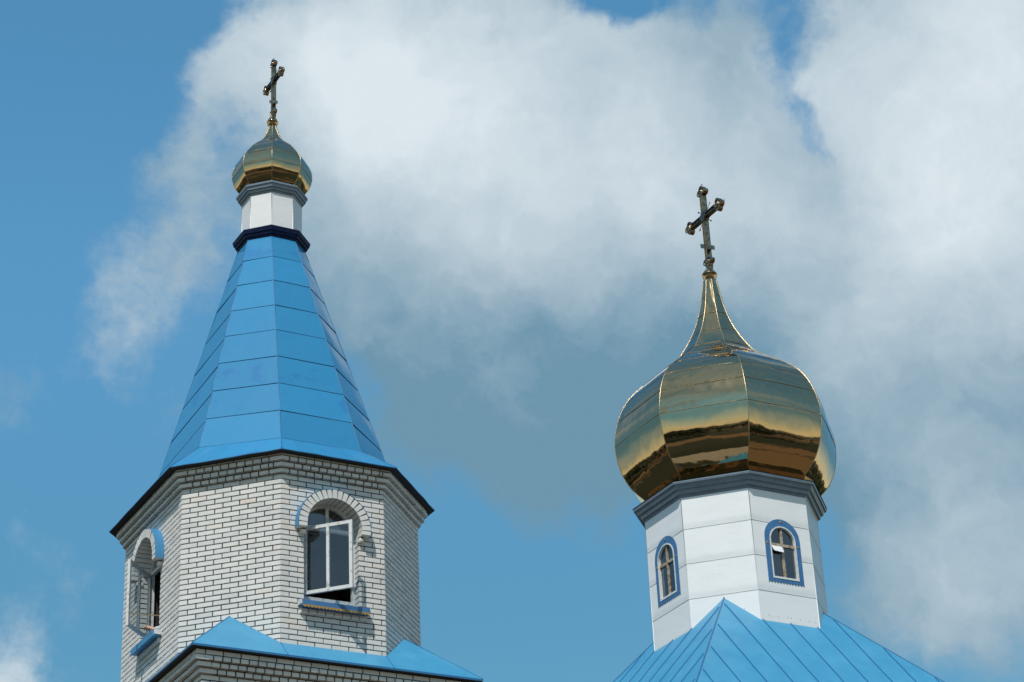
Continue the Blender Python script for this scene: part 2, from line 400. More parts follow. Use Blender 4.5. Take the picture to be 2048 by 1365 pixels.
M['frame'] = mat('weathered_white_paint', (.60, .605, .60), .6, var=(.36, .35, .32), vscale=16, vdetail=8, vlo=.52, vhi=.66)
M['wood'] = mat('peeling_wood', (.40, .35, .27), .75, var=(.20, .135, .065), vscale=17, vdetail=7, vlo=.44, vhi=.6)
M['ochre'] = mat('ochre_paint', (.36, .225, .05), .55, var=(.29, .175, .04), vscale=20)
M['rosette'] = mat('dull_brass_paint', (.24, .20, .09), .6, var=(.17, .15, .09), vscale=30)
M['wrim'] = mat('white_rim_paint', (.66, .66, .64), .55, var=(.45, .44, .41), vscale=18, vlo=.5, vhi=.68)
M['glass'] = glass_mat('window_glass')
M['dglass'] = glass_mat('dark_window_glass', (.30, .36, .44))
M['sky_pane'] = mat('sky_white_pane', (.78, .79, .80), .6)  # flat white stands in for the sky reflected in the vent pane
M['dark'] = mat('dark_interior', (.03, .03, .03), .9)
M['plaster'] = mat('interior_plaster', (.22, .21, .2), .9)
M['skin'] = mat('skin', (.50, .27, .19), .5, var=(.44, .22, .15), vscale=20)
M['cloth'] = mat('pale_shirt', (.5, .5, .5), .85, var=(.42, .43, .45), vscale=12)
M['trousers'] = mat('dark_trousers', (.03, .035, .05), .9)
M['hair'] = mat('dark_hair', (.03, .02, .015), .6)
M['cord'] = mat('hemp_cord', (.22, .18, .125), .9)

# ------------------------------------------------------------------ tower frames
PHI = .11804660479435994
ROT = PHI + pi / 8 - pi / 2            # local x = outward normal of the front right face
PA = (-3.85663252, 31.60251578, 0); PB = (3.68016511, 35.8256623, 0)
HU, HV, HC = 2.34583, 1.91432, 1.103087
def w2l(dx, dy):
    """world plan offset to tower-local"""
    return (dx * cos(-ROT) - dy * sin(-ROT), dx * sin(-ROT) + dy * cos(-ROT))
RTOP = 14.454                           # underside of the brick corbels

tower = thing('bell_tower', 'white brick bell tower with tall blue tent roof and small gilded onion dome', 'bell tower', PA, ROT)

# --- octagonal brick storey
pts = offs(HU, HV, HC, 0)
faces = [Face(pts[k], pts[(k + 1) % 8]) for k in range(8)]
ZB = 11.2; NC = int(round((RTOP - ZB) / CH)); ZB = RTOP - NC * CH
WIN = {0: (-.02, .43, 12.52, 13.70, .50), 2: (-.03, .43, 12.52, 13.70, .50)}
mb = MB()
PH = [1, 0, 1, 0, 1, 0, 1, 0]
for k, F in enumerate(faces):
    brick_face(mb, F, ZB, NC, PH[k], WIN.get(k), from_right=(k == 0))
    # mortar core
    if k in WIN:
        c, a, zb, zs, rm = WIN[k]
        ss = sorted([-F.half + .005, F.half - .005] + arch_samples(c, rm))
        strip_plate(mb, F, ss, wall_iv(ZB - .05, RTOP + .3, c, rm, zb - .08, zs), -.30, -.020, 1)
        # thick jambs behind the brick
        for sg in (-1, 1):
            s0, s1 = sorted((c + sg * .435, c + sg * .52)); fbox(mb, F, s0, s1, -.30, -.021, zb - .08, zs, 1)
        arch_bar(mb, F, c, .435, .52, zs, -.30, -.021, mat=1)
    else:
        mb.quad(F.p(-F.half, -.020, ZB - .05), F.p(F.half, -.020, ZB - .05), F.p(F.half, -.020, RTOP + .3), F.p(-F.half, -.020, RTOP + .3), 1)
        mb.quad(F.p(F.half - .1, -.30, ZB - .05), F.p(-F.half + .1, -.30, ZB - .05), F.p(-F.half + .1, -.30, RTOP + .3), F.p(F.half - .1, -.30, RTOP + .3), 2)
mb.build('brick_wall', [M['brick'], M['mortar'], M['plaster']], tower)

# --- corbelled brick cornice
def corbel(mb, plan, z, steps, parity):
    for q, dd in enumerate(steps):
        P = plan(dd)
        for k in range(len(P)):
            F = Face(P[k], P[(k + 1) % len(P)]); z0 = z + q * CH
            x = -F.half; first = True; i = 0
            # long bricks at the corners, headers between
            L0 = .2 if (k + q + parity) % 2 else .13
            cuts = [-F.half, -F.half + L0]
            while cuts[-1] + .13 < F.half - L0 - .04: cuts.append(cuts[-1] + .13 * rnd.uniform(.97, 1.03))
            if F.half - L0 - cuts[-1] > .02: cuts.append(F.half - L0)
            cuts.append(F.half)
            for a, b in zip(cuts[:-1], cuts[1:]):
                brick(mb, F, a + (JT / 2 if a > -F.half else .001), b - (JT / 2 if b < F.half else .001), z0 + .007, z0 + CH - .008, 0, .2, .010)
        mb.loft([ring(plan(dd - .012), z + q * CH + .0), ring(plan(dd - .012), z + (q + 1) * CH)], 1)
        mb.cap(ring(plan(dd - .012), z + q * CH + .014), 1, True)
mb = MB()
corbel(mb, lambda d: offs(HU, HV, HC, d), RTOP, [.048, .095, .14], 0)
brick_mb_plan = offs(HU, HV, HC, .125)
for k in range(8): brick_face(mb, Face(brick_mb_plan[k], brick_mb_plan[(k + 1) % 8]), RTOP + 3 * CH, 1, k % 2)
mb.build('brick_cornice', [M['brick'], M['mortar']], tower)

# --- tent roof
ox, oy = w2l(-.032, 0)                 # the little turret stands a hand's breadth off the middle
eave = offs(HU, HV, HC, .244); ZE = 14.735
kink = [(-1.12, -1.60), (1.25, -1.672), (2.03, -.69), (2.03, .60), (1.22, 1.50), (-1.12, 1.50), (-2.03, .60), (-2.03, -.69)]; ZK = 15.17
top = rego(.53, ox, oy); ZT = 19.56
mb = MB()
def spire_pt(k, z):
    f = (z - ZK) / (ZT - ZK); a, b = kink[k % 8], top[k % 8]
    return Vector((a[0] + (b[0] - a[0]) * f, a[1] + (b[1] - a[1]) * f, z))
for k in range(8):
    dz = (-.05, 0, 0, -.015)[k % 4]
    zs = [ZK] + [z + dz for z in (15.72, 16.27, 16.83, 17.39, 17.93, 18.485, 19.03)] + [ZT]
    F = Face(kink[k], kink[(k + 1) % 8])
    for z0, z1 in zip(zs[:-1], zs[1:]):
        nx, nz = 4, 3; P = []
        jl = [rnd.uniform(-.004, .004) for _ in range(4)]
        for iz in range(nz + 1):
            fz = iz / nz; z = z0 + (z1 - z0) * fz
            a, b = spire_pt(k, z), spire_pt(k + 1, z)
            for ix in range(nx + 1):
                fx = ix / nx
                bul = .012 * sin(pi * fx) * sin(pi * fz) * rnd.uniform(-.2, 1) + (jl[0] * (1 - fx) * (1 - fz) + jl[1] * fx * (1 - fz) + jl[2] * fx * fz + jl[3] * (1 - fx) * fz)
                bul += .006 * (1 - fz)            # every sheet laps over the one below
                q = a.lerp(b, fx); P.append((q.x + F.n.x * bul, q.y + F.n.y * bul, q.z))
        w = nx + 1
        mb.add(P, [(iz * w + ix, iz * w + ix + 1, (iz + 1) * w + ix + 1, (iz + 1) * w + ix) for iz in range(nz) for ix in range(nx)], 0, True)
        if z0 > ZK:
            a, b = spire_pt(k, z0), spire_pt(k + 1, z0); n3 = Vector((F.n.x, F.n.y, 0)) * .005
            mb.tube([a + n3, b + n3], .0036, 4, 1)
    mb.tube([spire_pt(k, ZK + (ZT - ZK) * i / 24) + Vector((rnd.uniform(-.003, .003), rnd.uniform(-.003, .003), 0)) for i in range(25)], .008, 5, 1)
def subdiv(r_, n, j):
    out = []
    for i in range(len(r_)):
        a, b = Vector(r_[i]), Vector(r_[(i + 1) % len(r_)])
        for k in range(n): out.append(tuple(a.lerp(b, k / n) + (Vector((rnd.uniform(-j, j), rnd.uniform(-j, j), rnd.uniform(-j, j))) if k else Vector())))
    return out
er = subdiv(ring(eave, ZE), 7, .006)
mb.loft([er, subdiv(ring(kink, ZK + .002), 7, 0)], 0)
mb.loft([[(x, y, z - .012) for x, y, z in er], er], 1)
for k in range(8):
    mb.tube([Vector((*eave[k], ZE)), Vector((*kink[k], ZK))], .009, 5, 1)
    mb.tube([Vector((*kink[k], ZK)), Vector((*kink[(k + 1) % 8], ZK))], .008, 4, 1)
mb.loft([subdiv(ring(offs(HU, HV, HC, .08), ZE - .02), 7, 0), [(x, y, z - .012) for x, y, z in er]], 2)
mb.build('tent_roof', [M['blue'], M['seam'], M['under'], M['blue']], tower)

# --- navy moulding at the top of the tent roof
def moulding(name, prof, material, parent, cx=0, cy=0):
    mb = MB(); mb.loft([ring(rego(r, cx, cy), z) for r, z in prof]); return mb.build(name, material, parent)
moulding('roof_moulding', [(.50, 19.44), (.560, 19.50), (.565, 19.535), (.592, 19.545), (.602, 19.585), (.622, 19.595), (.640, 19.655), (.640, 19.668), (.48, 19.74)], M['navy'], tower, ox, oy)
# --- white turret with grey moulding
mb = MB()
mb.loft([ring(rego(.492, ox, oy), 19.70), ring(rego(.492, ox, oy), 20.40)])
for k, q in enumerate(rego(.492, ox, oy)): mb.tube([(q[0], q[1], 19.7), (q[0], q[1], 20.4)], .006, 5, 1 if k == 2 else 0)
mb.build('turret', [M['white'], M['wseam']], tower)
moulding('turret_cornice', [(.47, 20.365), (.497, 20.37), (.508, 20.40), (.512, 20.41), (.530, 20.406), (.538, 20.44), (.546, 20.455), (.563, 20.45), (.571, 20.49), (.580, 20.508), (.592, 20.505), (.596, 20.54), (.45, 20.57)], M['cornice'], tower, ox, oy)

# --- onion domes
def catmull(pr, n):
    """smooth (z, r) profile"""
    out = []
    for i in range(len(pr) - 1):
        p0, p1, p2, p3 = pr[max(i - 1, 0)], pr[i], pr[i + 1], pr[min(i + 2, len(pr) - 1)]
        for k in range(n):
            t = k / n
            out.append(tuple(.5 * (2 * p1[j] + (p2[j] - p0[j]) * t + (2 * p0[j] - 5 * p1[j] + 4 * p2[j] - p3[j]) * t * t + (3 * p1[j] - p0[j] - 3 * p2[j] + p3[j]) * t ** 3) for j in (0, 1)))
    out.append(pr[-1]); return out

def onion(name, prof, seams, parent, cx, cy, sw, seed):
    rr = random.Random(seed); mb = MB(); pr = catmull(prof, 8)
    def rad(z):
        for (a, ra), (b, rb) in zip(pr[:-1], pr[1:]):
            if a <= z <= b: return ra + (rb - ra) * (z - a) / (b - a)
        return pr[-1][1] if z > pr[-1][0] else pr[0][1]
    for k in range(8):
        nx = 8; P = []
        ph = [rr.uniform(0, 6.28) for _ in range(4)]; lev = []
        for iz, (z, r) in enumerate(pr):
            o = rego(r, cx, cy); a, b = o[k], o[(k + 1) % 8]; F = Face(a, b)
            for ix in range(nx + 1):
                fx = ix / nx; e = sin(pi * fx)
                bul = e * F.half * .022 + e * sw * (.35 * sin(z / sw * .55 + ph[0] + fx * 2) + .25 * sin(fx * 7 + ph[1] + z / sw * .2))*.16
                P.append(F.p((fx - .5) * 2 * F.half, bul, z))
        w = nx + 1
        mb.add(P, [(i * w + j, i * w + j + 1, (i + 1) * w + j + 1, (i + 1) * w + j) for i in range(len(pr) - 1) for j in range(nx)], 0, True)
        # rolled joint on every ridge, lapped joints across the facets
        rp = [Vector((*rego(r, cx, cy)[k], z)) + Vector((rr.uniform(-.1, .1), rr.uniform(-.1, .1), 0)) * sw * .12 for z, r in pr]
        mb.tube(rp, sw * .13, 5, 1)
        for z in seams:
            o = rego(rad(z), cx, cy); F = Face(o[k], o[(k + 1) % 8])
            mb.tube([F.p((i / 8 - .5) * 2 * F.half, sin(pi * i / 8) * F.half * .022 + sw * .04, z + sw * .05 * sin(i * 1.3 + k)) for i in range(9)], sw * .08, 4, 2)
    return mb.build(name, [M['gold'], M['goldseam'], M['goldd']], parent)
M['goldd'] = mat('gilded_lap', (.36, .25, .11), .35, 1.)
dA = onion('onion_dome', [(20.56, .485), (20.635, .555), (20.75, .628), (20.88, .663), (20.98, .668), (21.08, .648), (21.18, .598), (21.27, .535), (21.36, .467), (21.44, .392), (21.52, .305), (21.60, .226), (21.70, .158), (21.82, .108), (21.96, .058)], [20.89, 21.14, 21.42, 21.585], tower, ox, oy, .035, 3)
mb = MB(); mb.loft([ring(rego(.594, ox, oy), 20.546), ring(rego(.487, ox, oy), 20.60)]); mb.build('gilded_skirt', M['gold'], dA)
mb = MB(); mb.lathe(ox, oy, [(.05, 21.93), (.066, 21.945), (.088, 21.985), (.094, 22.03), (.100, 22.036), (.098, 22.046), (.085, 22.055), (.075, 22.09), (.05, 22.125), (.024, 22.14), (.020, 22.20)], 28)
mb.build('finial_ball', M['ballm'], dA)

def union_outline(circs, n=60):
    out = []
    for k in range(n):
        t = 2 * pi * k / n; dx, dy = cos(t), sin(t); best = 0
        for cx, cy, r in circs:
            b = dx * cx + dy * cy; q = b * b - (cx * cx + cy * cy - r * r)
            if q >= 0: best = max(best, b + sqrt(q))
        out.append((dx * best, dy * best))
    return out
def cross(parent, bx, by, zb, zt, zc, sc, zf, arm, rot=0):
    """budded cross, arms along local x, face towards local -y"""
    c_, s_ = cos(rot), sin(rot)
    P = lambda x, y, z: (bx + x * c_ - y * s_, by + x * s_ + y * c_, z)
    def bx_(mb, x0, x1, y0, y1, z0, z1, mat=0):
        mb.box8([P(x0, y0, z0), P(x1, y0, z0), P(x1, y1, z0), P(x0, y1, z0)], [P(x0, y0, z1), P(x1, y0, z1), P(x1, y1, z1), P(x0, y1, z1)], mat)
    w = .036 * sc; d = .05 * sc
    mb = MB()
    # upright: two rails with a gilded band between
    for sg in (-1, 1): bx_(mb, sg * w - .008 * sc, sg * w + .008 * sc, -d, d, zb, zt - .12 * sc)
    bx_(mb, -w, w, -d * .72, d * .72, zb, zt - .12 * sc, 1)
    cr = mb.build('cross', [M['crossm'], M['goldseam']], parent)
    mb = MB()
    for sg in (-1, 1): bx_(mb, -arm + .08 * sc, arm - .08 * sc, -d * .98, d * .98, zc + sg * w - .008 * sc, zc + sg * w + .008 * sc)
    bx_(mb, -arm + .08 * sc, arm - .08 * sc, -d * .5, d * .5, zc - w, zc + w, 1)
    for i in range(9):
        x = -arm + .1 * sc + i * (2 * arm - .2 * sc) / 8
        if abs(x) > .07 * sc: bx_(mb, x - .006 * sc, x + .006 * sc, -d * .9, d * .9, zc - w, zc + w, 0)
    mb.build('cross_arm', [M['crossd'], M['crossm']], cr)
    def bud(cx, cz, ang, name='trefoil'):
        rr = .063 * sc
        ol = union_outline([(.068 * sc, 0, rr), (0, .068 * sc, rr), (0, -.068 * sc, rr), (-.03 * sc, 0, rr * .8)])
        ca, sa = cos(ang), sin(ang)
        ol = [(x * ca - z * sa, x * sa + z * ca) for x, z in ol]
        mb = MB(); n = len(ol); D = d * .95
        rings = []
        for k_, y in ((.72, -D + .02 * sc), (.80, -D), (1, -D), (1, D), (.80, D), (.72, D - .02 * sc)):
            rings.append([P(cx + x * k_, y, cz + z * k_) for x, z in ol])
        mb.loft(rings, 0)
        mb.cap(rings[0], 1, True); mb.cap(rings[-1], 1)
        # raised drop on both sides and an arrow at the tip
        for y0 in (-D + .02 * sc, D - .02 * sc):
            s = -1 if y0 < 0 else 1
            r0 = [P(cx + x * .5, y0, cz + z * .5) for x, z in ol]; r1 = [P(cx + x * .3, y0 + s * .025 * sc, cz + z * .3) for x, z in ol]
            mb.loft([r0, r1], 0); mb.cap(r1, 0)
        if name == 'trefoil' and ang != -pi / 2:
            tx, tz = cx + cos(ang) * .11 * sc, cz + sin(ang) * .11 * sc
            ex, ez = cx + cos(ang) * .175 * sc, cz + sin(ang) * .175 * sc
            mb.tube([P(tx, 0, tz), P(ex, 0, ez)], [.012 * sc, .005 * sc], 5)
            px, pz = -sin(ang), cos(ang)
            mb.tube([P(ex - px * .028 * sc, 0, ez - pz * .028 * sc), P(ex + cos(ang) * .012 * sc, 0, ez + sin(ang) * .012 * sc), P(ex + px * .028 * sc, 0, ez + pz * .028 * sc)], .006 * sc, 5)
        mb.build(name, [M['crossm'], M['crossd']], cr)
    bud(-arm, zc, pi); bud(arm, zc, 0); bud(0, zt - .10 * sc, pi / 2); bud(0, zf, -pi / 2)
    # sunburst and medallion at the crossing
    mb = MB(); D = d * 1.25
    ol = union_outline([(0, 0, .075 * sc), (.05 * sc, 0, .05 * sc), (-.05 * sc, 0, .05 * sc), (0, .06 * sc, .05 * sc), (0, -.06 * sc, .05 * sc)])
    rings = [[P(x * k_, y, zc + z * k_) for x, z in ol] for k_, y in ((.75, -D), (1, -D * .9), (1, D * .9), (.75, D))]
    mb.loft(rings); mb.cap(rings[0], 0, True); mb.cap(rings[-1])
    mb.build('medallion', M['crossd'], cr)
    mb = MB()
    for q in range(4):
        a = pi / 4 + q * pi / 2
        for da, ln in ((0, .30), (.3, .19), (-.3, .19)):
            t = a + da
            mb.tube([P(cos(t) * .05 * sc, 0, zc + sin(t) * .05 * sc), P(cos(t) * ln * sc, 0, zc + sin(t) * ln * sc)], [.007 * sc, .0035 * sc], 5)
            if da == 0:
                e = ln - .045; mb.tube([P(cos(t) * e * sc, 0, zc + sin(t) * e * sc), P(cos(t) * ln * sc, 0, zc + sin(t) * ln * sc)], [.020 * sc, .002 * sc], 5)
    mb.build('ray_burst', M['crossd'], cr)
    # slanted foot bar
    zfb = zb + (zc - zb) * .43; mb = MB(); L_ = .17 * sc; H = .045 * sc; sl_ = .10 * sc
    mb.box8([P(-L_, -d * .8, zfb - H + sl_), P(L_, -d * .8, zfb - H - sl_), P(L_, d * .8, zfb - H - sl_), P(-L_, d * .8, zfb - H + sl_)],
            [P(-L_, -d * .8, zfb + H + sl_), P(L_, -d * .8, zfb + H - sl_), P(L_, d * .8, zfb + H - sl_), P(-L_, d * .8, zfb + H + sl_)])
    mb.build('foot_bar', M['crossm'], cr)
    return cr
cross(tower, ox + w2l(.015, 0)[0], oy + w2l(.015, 0)[1], 22.13, 23.29, 22.875, .70, 22.24, .325)

# --- windows of the bell tower
def tower_window(F, c, parent, ang, fringe_mat, sill_mat, sl0):
    a, zb, zs = .43, 12.52, 13.70
    dF = -.14
    mb = MB(); fr = .045
    fbox(mb, F, c - a + .001, c - a + fr, dF - .06, dF, 12.62, zs); fbox(mb, F, c + a - fr, c + a - .001, dF - .06, dF, 12.62, zs)
    fbox(mb, F, c - a + fr, c + a - fr, dF - .06, dF, 12.60, 12.68)
    fbox(mb, F, c - a + fr, c + a - fr, dF - .055, dF - .003, zs + .02, zs + .075)
    arch_bar(mb, F, c, a - fr, a - .002, zs, dF - .06, dF)
    fbox(mb, F, c - .024, c + .024, dF - .05, dF - .008, zs + .075, zs + a - fr + .01)
    w = mb.build('window', M['frame'], parent)
    # fanlight
    mb = MB(); n = 16; rr = a - fr
    mb.add([F.p(c + rr * cos(pi * k / n), dF - .03, zs + .05 + max(0, rr * sin(pi * k / n) - .05)) for k in range(n + 1)], [tuple(range(n + 1))])
    mb.build('fanlight_pane', M['glass'], w)
    # casement swung out on its left-hand hinges
    hs, hd = c - a + fr + .005, dF + .012; ca, sa = cos(ang), sin(ang); W_ = .755; z0, z1 = 12.685, 13.715
    def Q(x, t, z): return F.p(hs + x * ca - t * sa, hd + x * sa + t * ca, z)
    def qb(mb, x0, x1, z0, z1, t0=-.02, t1=.02):
        mb.box8([Q(x0, t1, z0), Q(x1, t1, z0), Q(x1, t0, z0), Q(x0, t0, z0)], [Q(x0, t1, z1), Q(x1, t1, z1), Q(x1, t0, z1), Q(x0, t0, z1)])
    mb = MB(); st = .05
    qb(mb, 0, st, z0, z1); qb(mb, W_ - st, W_, z0, z1); qb(mb, st, W_ - st, z0, z0 + st, -.019, .019); qb(mb, st, W_ - st, z1 - st, z1, -.019, .019)
    qb(mb, W_ / 2 - .022, W_ / 2 + .022, z0 + st, z1 - st, -.018, .018)
    mb.build('casement', M['frame'], w)
    for x0, x1 in ((st, W_ / 2 - .022), (W_ / 2 + .022, W_ - st)):
        mb = MB(); mb.quad(Q(x0, 0, z0 + st), Q(x1, 0, z0 + st), Q(x1, 0, z1 - st), Q(x0, 0, z1 - st)); mb.build('pane', M['glass'], w)
    # brick arch
    mb = MB(); n = 19; r0, r1 = .43, .566; dz = .0; zz = 13.635
    P = lambda r, t, d: F.p(c + r * cos(t), d, zs + r * sin(t))
    g = .013
    for k in range(n):
        t0 = pi * k / n; t1 = pi * (k + 1) / n; dj = .14 + rnd.uniform(-.003, .003)
        e0, e1 = g / 2 / r0 * .7, g / 2 / r1 * 1.7
        b0, b1 = r0 + rnd.uniform(0, .003), r1 - rnd.uniform(0, .004)
        lo = [P(b0, t0 + e0, dj), P(b1, t0 + e1, dj), P(b1, t0 + e1, -.2), P(b0, t0 + e0, -.2)]
        hi = [P(b0, t1 - e0, dj), P(b1, t1 - e1, dj), P(b1, t1 - e1, -.2), P(b0, t1 - e0, -.2)]
        mb.box8(lo, hi, 0)
    arch_bar(mb, F, c, r0 + .006, r1 - .006, zs, -.2, .112, mat=1)
    for sg in (-1, 1):
        s0, s1 = sorted((c + sg * r0, c + sg * r1))
        brick(mb, F, s0, s1, zz, zs - .006, .14, .33, .004)
        fbox(mb, F, s0 + .004, s1 - .004, -.1, .12, zs - .012, zs + .004, 1)
        # little corbel stone under each foot of the arch
        s0, s1 = sorted((c + sg * (r0 - .012), c + sg * (r1 - .075)))
        brick(mb, F, s0, s1, zz - .082, zz - .018, .066, .1, .012)
        fbox(mb, F, s0 + .008, s1 - .004, -.02, .05, zz - .0195, zz + .004, 1)
    mb.build('brick_arch', [M['brick'], M['mortar']], w)
    # painted sheet over the arch
    mb = MB(); rr = r1 + .002
    for k in range(-1, 33):
        f = lambda i, rad: (c + rad * (1 if i < 0 else -1 if i > 32 else cos(pi * i / 32)), zz if i < 0 or i > 32 else zs + rad * sin(pi * i / 32))
        A, B = f(k, rr + .004), f(k + 1, rr + .004); A0, B0 = f(k, rr), f(k + 1, rr)
        mb.quad(F.p(A[0], .143, A[1]), F.p(A[0], 0, A[1]), F.p(B[0], 0, B[1]), F.p(B[0], .143, B[1]))
        mb.quad(F.p(A0[0], .143, A0[1]), F.p(A[0], .143, A[1]), F.p(B[0], .143, B[1]), F.p(B0[0], .143, B0[1]))
        mb.quad(F.p(A0[0], 0, A0[1]), F.p(A0[0], .143, A0[1]), F.p(B0[0], .143, B0[1]), F.p(B0[0], 0, B0[1]))
    mb.build('arch_flashing', M['hood'], w)
    # sill: sloping board, painted front, fringe and a row of bricks below
    mb = MB(); s0, s1 = c - sl0, c + .535
    mb.box8([F.p(s0, .135, 12.436), F.p(s1, .135, 12.436), F.p(s1, 0, 12.436), F.p(s0, 0, 12.436)], [F.p(s0, .135, 12.520), F.p(s1, .135, 12.520), F.p(s1, 0, 12.535), F.p(s0, 0, 12.535)])
    mb.box8([F.p(c - a, 0, 12.44), F.p(c + a, 0, 12.44), F.p(c + a, -.2, 12.44), F.p(c - a, -.2, 12.44)], [F.p(c - a, 0, 12.534), F.p(c + a, 0, 12.534), F.p(c + a, -.2, 12.62), F.p(c - a, -.2, 12.62)])
    fbox(mb, F, s0 - .028, s0 - .001, 0, .11, 12.465, 12.528, 1); fbox(mb, F, s1 + .001, s1 + .03, 0, .11, 12.46, 12.528, 1)
    mb.build('sill', [sill_mat, M['frame']], w)
    mb = MB(); n = 19; ss = []
    for k in range(n * 6 + 1): ss.append(s0 + (s1 - s0) * k / (n * 6))
    pit = (s1 - s0) / n
    strip_plate(mb, F, ss, lambda s: [(12.436 - .010 - .019 * abs(sin(pi * (s - s0) / pit)), 12.446)], .137, .146)
    mb.build('fringe', fringe_mat, w)
    mb = MB(); x = s0
    while x < s1 - .05:
        brick(mb, F, x + .005, min(x + .13, s1) - .005, 12.360, 12.434, .042, .1, .010); x += .13
    mb.build('brick_ledge', M['brick'], w)
    return w
wRF = tower_window(faces[2], WIN[2][0], tower, R(46), M['ochre'], M['trim'], .50)
wL = tower_window(faces[0], WIN[0][0], tower, R(44), M['hood'], M['hood'], .40)
wL['label'] = 'arched window on the left side, its casement swung wide open'
wRF['label'] = 'arched window facing right with ochre fringe under its blue sill'
# pale inner casement folded back inside the left window
F = faces[0]; mb = MB()
hs = WIN[0][0] + .36
mb.box8([F.p(hs, -.21, 12.70), F.p(hs + .035, -.21, 12.70), F.p(hs - .01, -.62, 12.70), F.p(hs - .045, -.62, 12.70)], [F.p(hs, -.21, 13.66), F.p(hs + .035, -.21, 13.66), F.p(hs - .01, -.62, 13.66), F.p(hs - .045, -.62, 13.66)])
mb.build('inner_casement', M['frame'], wL)
# inside floor and ceiling
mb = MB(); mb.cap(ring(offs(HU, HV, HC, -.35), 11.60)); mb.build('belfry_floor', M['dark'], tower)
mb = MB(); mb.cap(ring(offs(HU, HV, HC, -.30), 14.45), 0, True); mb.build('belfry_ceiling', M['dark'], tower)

# --- square base with its own eaves
ZEb = 11.614
EU = HU + .30; EV = HV + .31; EV2 = HV + .285
Ea = (EU, -EV, ZEb); Eb = (EU, EV2, ZEb); Ec = (-EU, EV2, ZEb); Ed = (-EU, -EV, ZEb)
mb = MB()
def lp(F, s, z, d=.004): return F.p(s, d, z)
pLF = lp(faces[1], .005, 12.385); pR = lp(faces[3], .0, 12.395)
pLF2 = lp(faces[7], 0, 12.385); pR2 = lp(faces[5], 0, 12.395)
zc_ = 11.885
c0, c1, c2, c3, c4, c5, c6, c7 = [(x, y, zc_) for x, y in offs(HU, HV, HC, .004)]
gF = (EU, -.825, ZEb); gR = (EU, .79, ZEb)
for tri in ((pLF, Ea, c2), (Ea, gF, c2), (c2, gF, gR, c3), (c3, gR, Eb), (c3, Eb, pR), (pR, Eb, c4), (c4, Eb, Ec, c5), (c5, Ec, pR2), (pR2, Ec, c6), (c6, Ec, Ed, c7), (c7, Ed, pLF2), (pLF2, Ed, c0), (c0, Ed, Ea, c1), (c1, Ea, pLF)):
    mb.add(tri, [tuple(range(len(tri)))], 0)
E4 = [Ed, Ea, Eb, Ec]
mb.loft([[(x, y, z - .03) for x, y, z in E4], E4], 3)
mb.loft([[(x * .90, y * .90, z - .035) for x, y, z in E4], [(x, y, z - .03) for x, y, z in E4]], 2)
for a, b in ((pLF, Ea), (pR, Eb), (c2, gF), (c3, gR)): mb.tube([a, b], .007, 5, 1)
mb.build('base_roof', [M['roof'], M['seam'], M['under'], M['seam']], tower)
def sq(d): return [(-(HU + .085 + d), -(HV + .085 + d)), (HU + .085 + d, -(HV + .085 + d)), (HU + .085 + d, HV + .075 + d), (-(HU + .085 + d), HV + .075 + d)]
mb = MB(); zt = ZEb - .035 - 4 * CH
corbel(mb, sq, zt, [.048, .095, .14], 1)
q4 = sq(.125)
for k in range(4): brick_face(mb, Face(q4[k], q4[(k + 1) % 4]), zt + 3 * CH, 1, k % 2)
mb.loft([ring(sq(.11), zt + 3 * CH), ring(sq(.11), ZEb)], 1)
mb.build('base_cornice', [M['brick'], M['mortar']], tower)
mb = MB(); P4 = sq(0); nb = 22
for k in range(4): brick_face(mb, Face(P4[k], P4[(k + 1) % 4]), zt - nb * CH, nb, k % 2)
mb.loft([ring(sq(-.014), zt - nb * CH), ring(sq(-.014), zt + .05)], 1)
mb.loft([ring(sq(0), -.3), ring(sq(0), zt - nb * CH)], 2)
def wall_tex():
    mt = mat('brick_courses', (.5, .5, .48), .85); nt = mt.node_tree; L = nt.links
    t = nt.nodes.new('ShaderNodeTexCoord'); sx = nt.nodes.new('ShaderNodeSeparateXYZ'); L.new(t.outputs['Object'], sx.inputs[0])
    ad = nt.nodes.new('ShaderNodeMath'); L.new(sx.outputs[0], ad.inputs[0]); L.new(sx.outputs[1], ad.inputs[1])
    cb = nt.nodes.new('ShaderNodeCombineXYZ'); L.new(ad.outputs[0], cb.inputs[0]); L.new(sx.outputs[2], cb.inputs[1])
    bt = nt.nodes.new('ShaderNodeTexBrick'); L.new(cb.outputs[0], bt.inputs['Vector']); bt.inputs['Scale'].default_value = 1
    bt.inputs['Brick Width'].default_value = BL; bt.inputs['Row Height'].default_value = CH; bt.inputs['Mortar Size'].default_value = .006
    bt.inputs['Color1'].default_value = (.5, .5, .48, 1); bt.inputs['Color2'].default_value = (.55, .53, .5, 1); bt.inputs['Mortar'].default_value = (.05, .047, .043, 1)
    L.new(bt.outputs[0], nt.nodes['Principled BSDF'].inputs['Base Color']); return mt
M['bricktex'] = wall_tex()
mb.build('base_wall', [M['brick'], M['mortar'], M['bricktex']], tower)

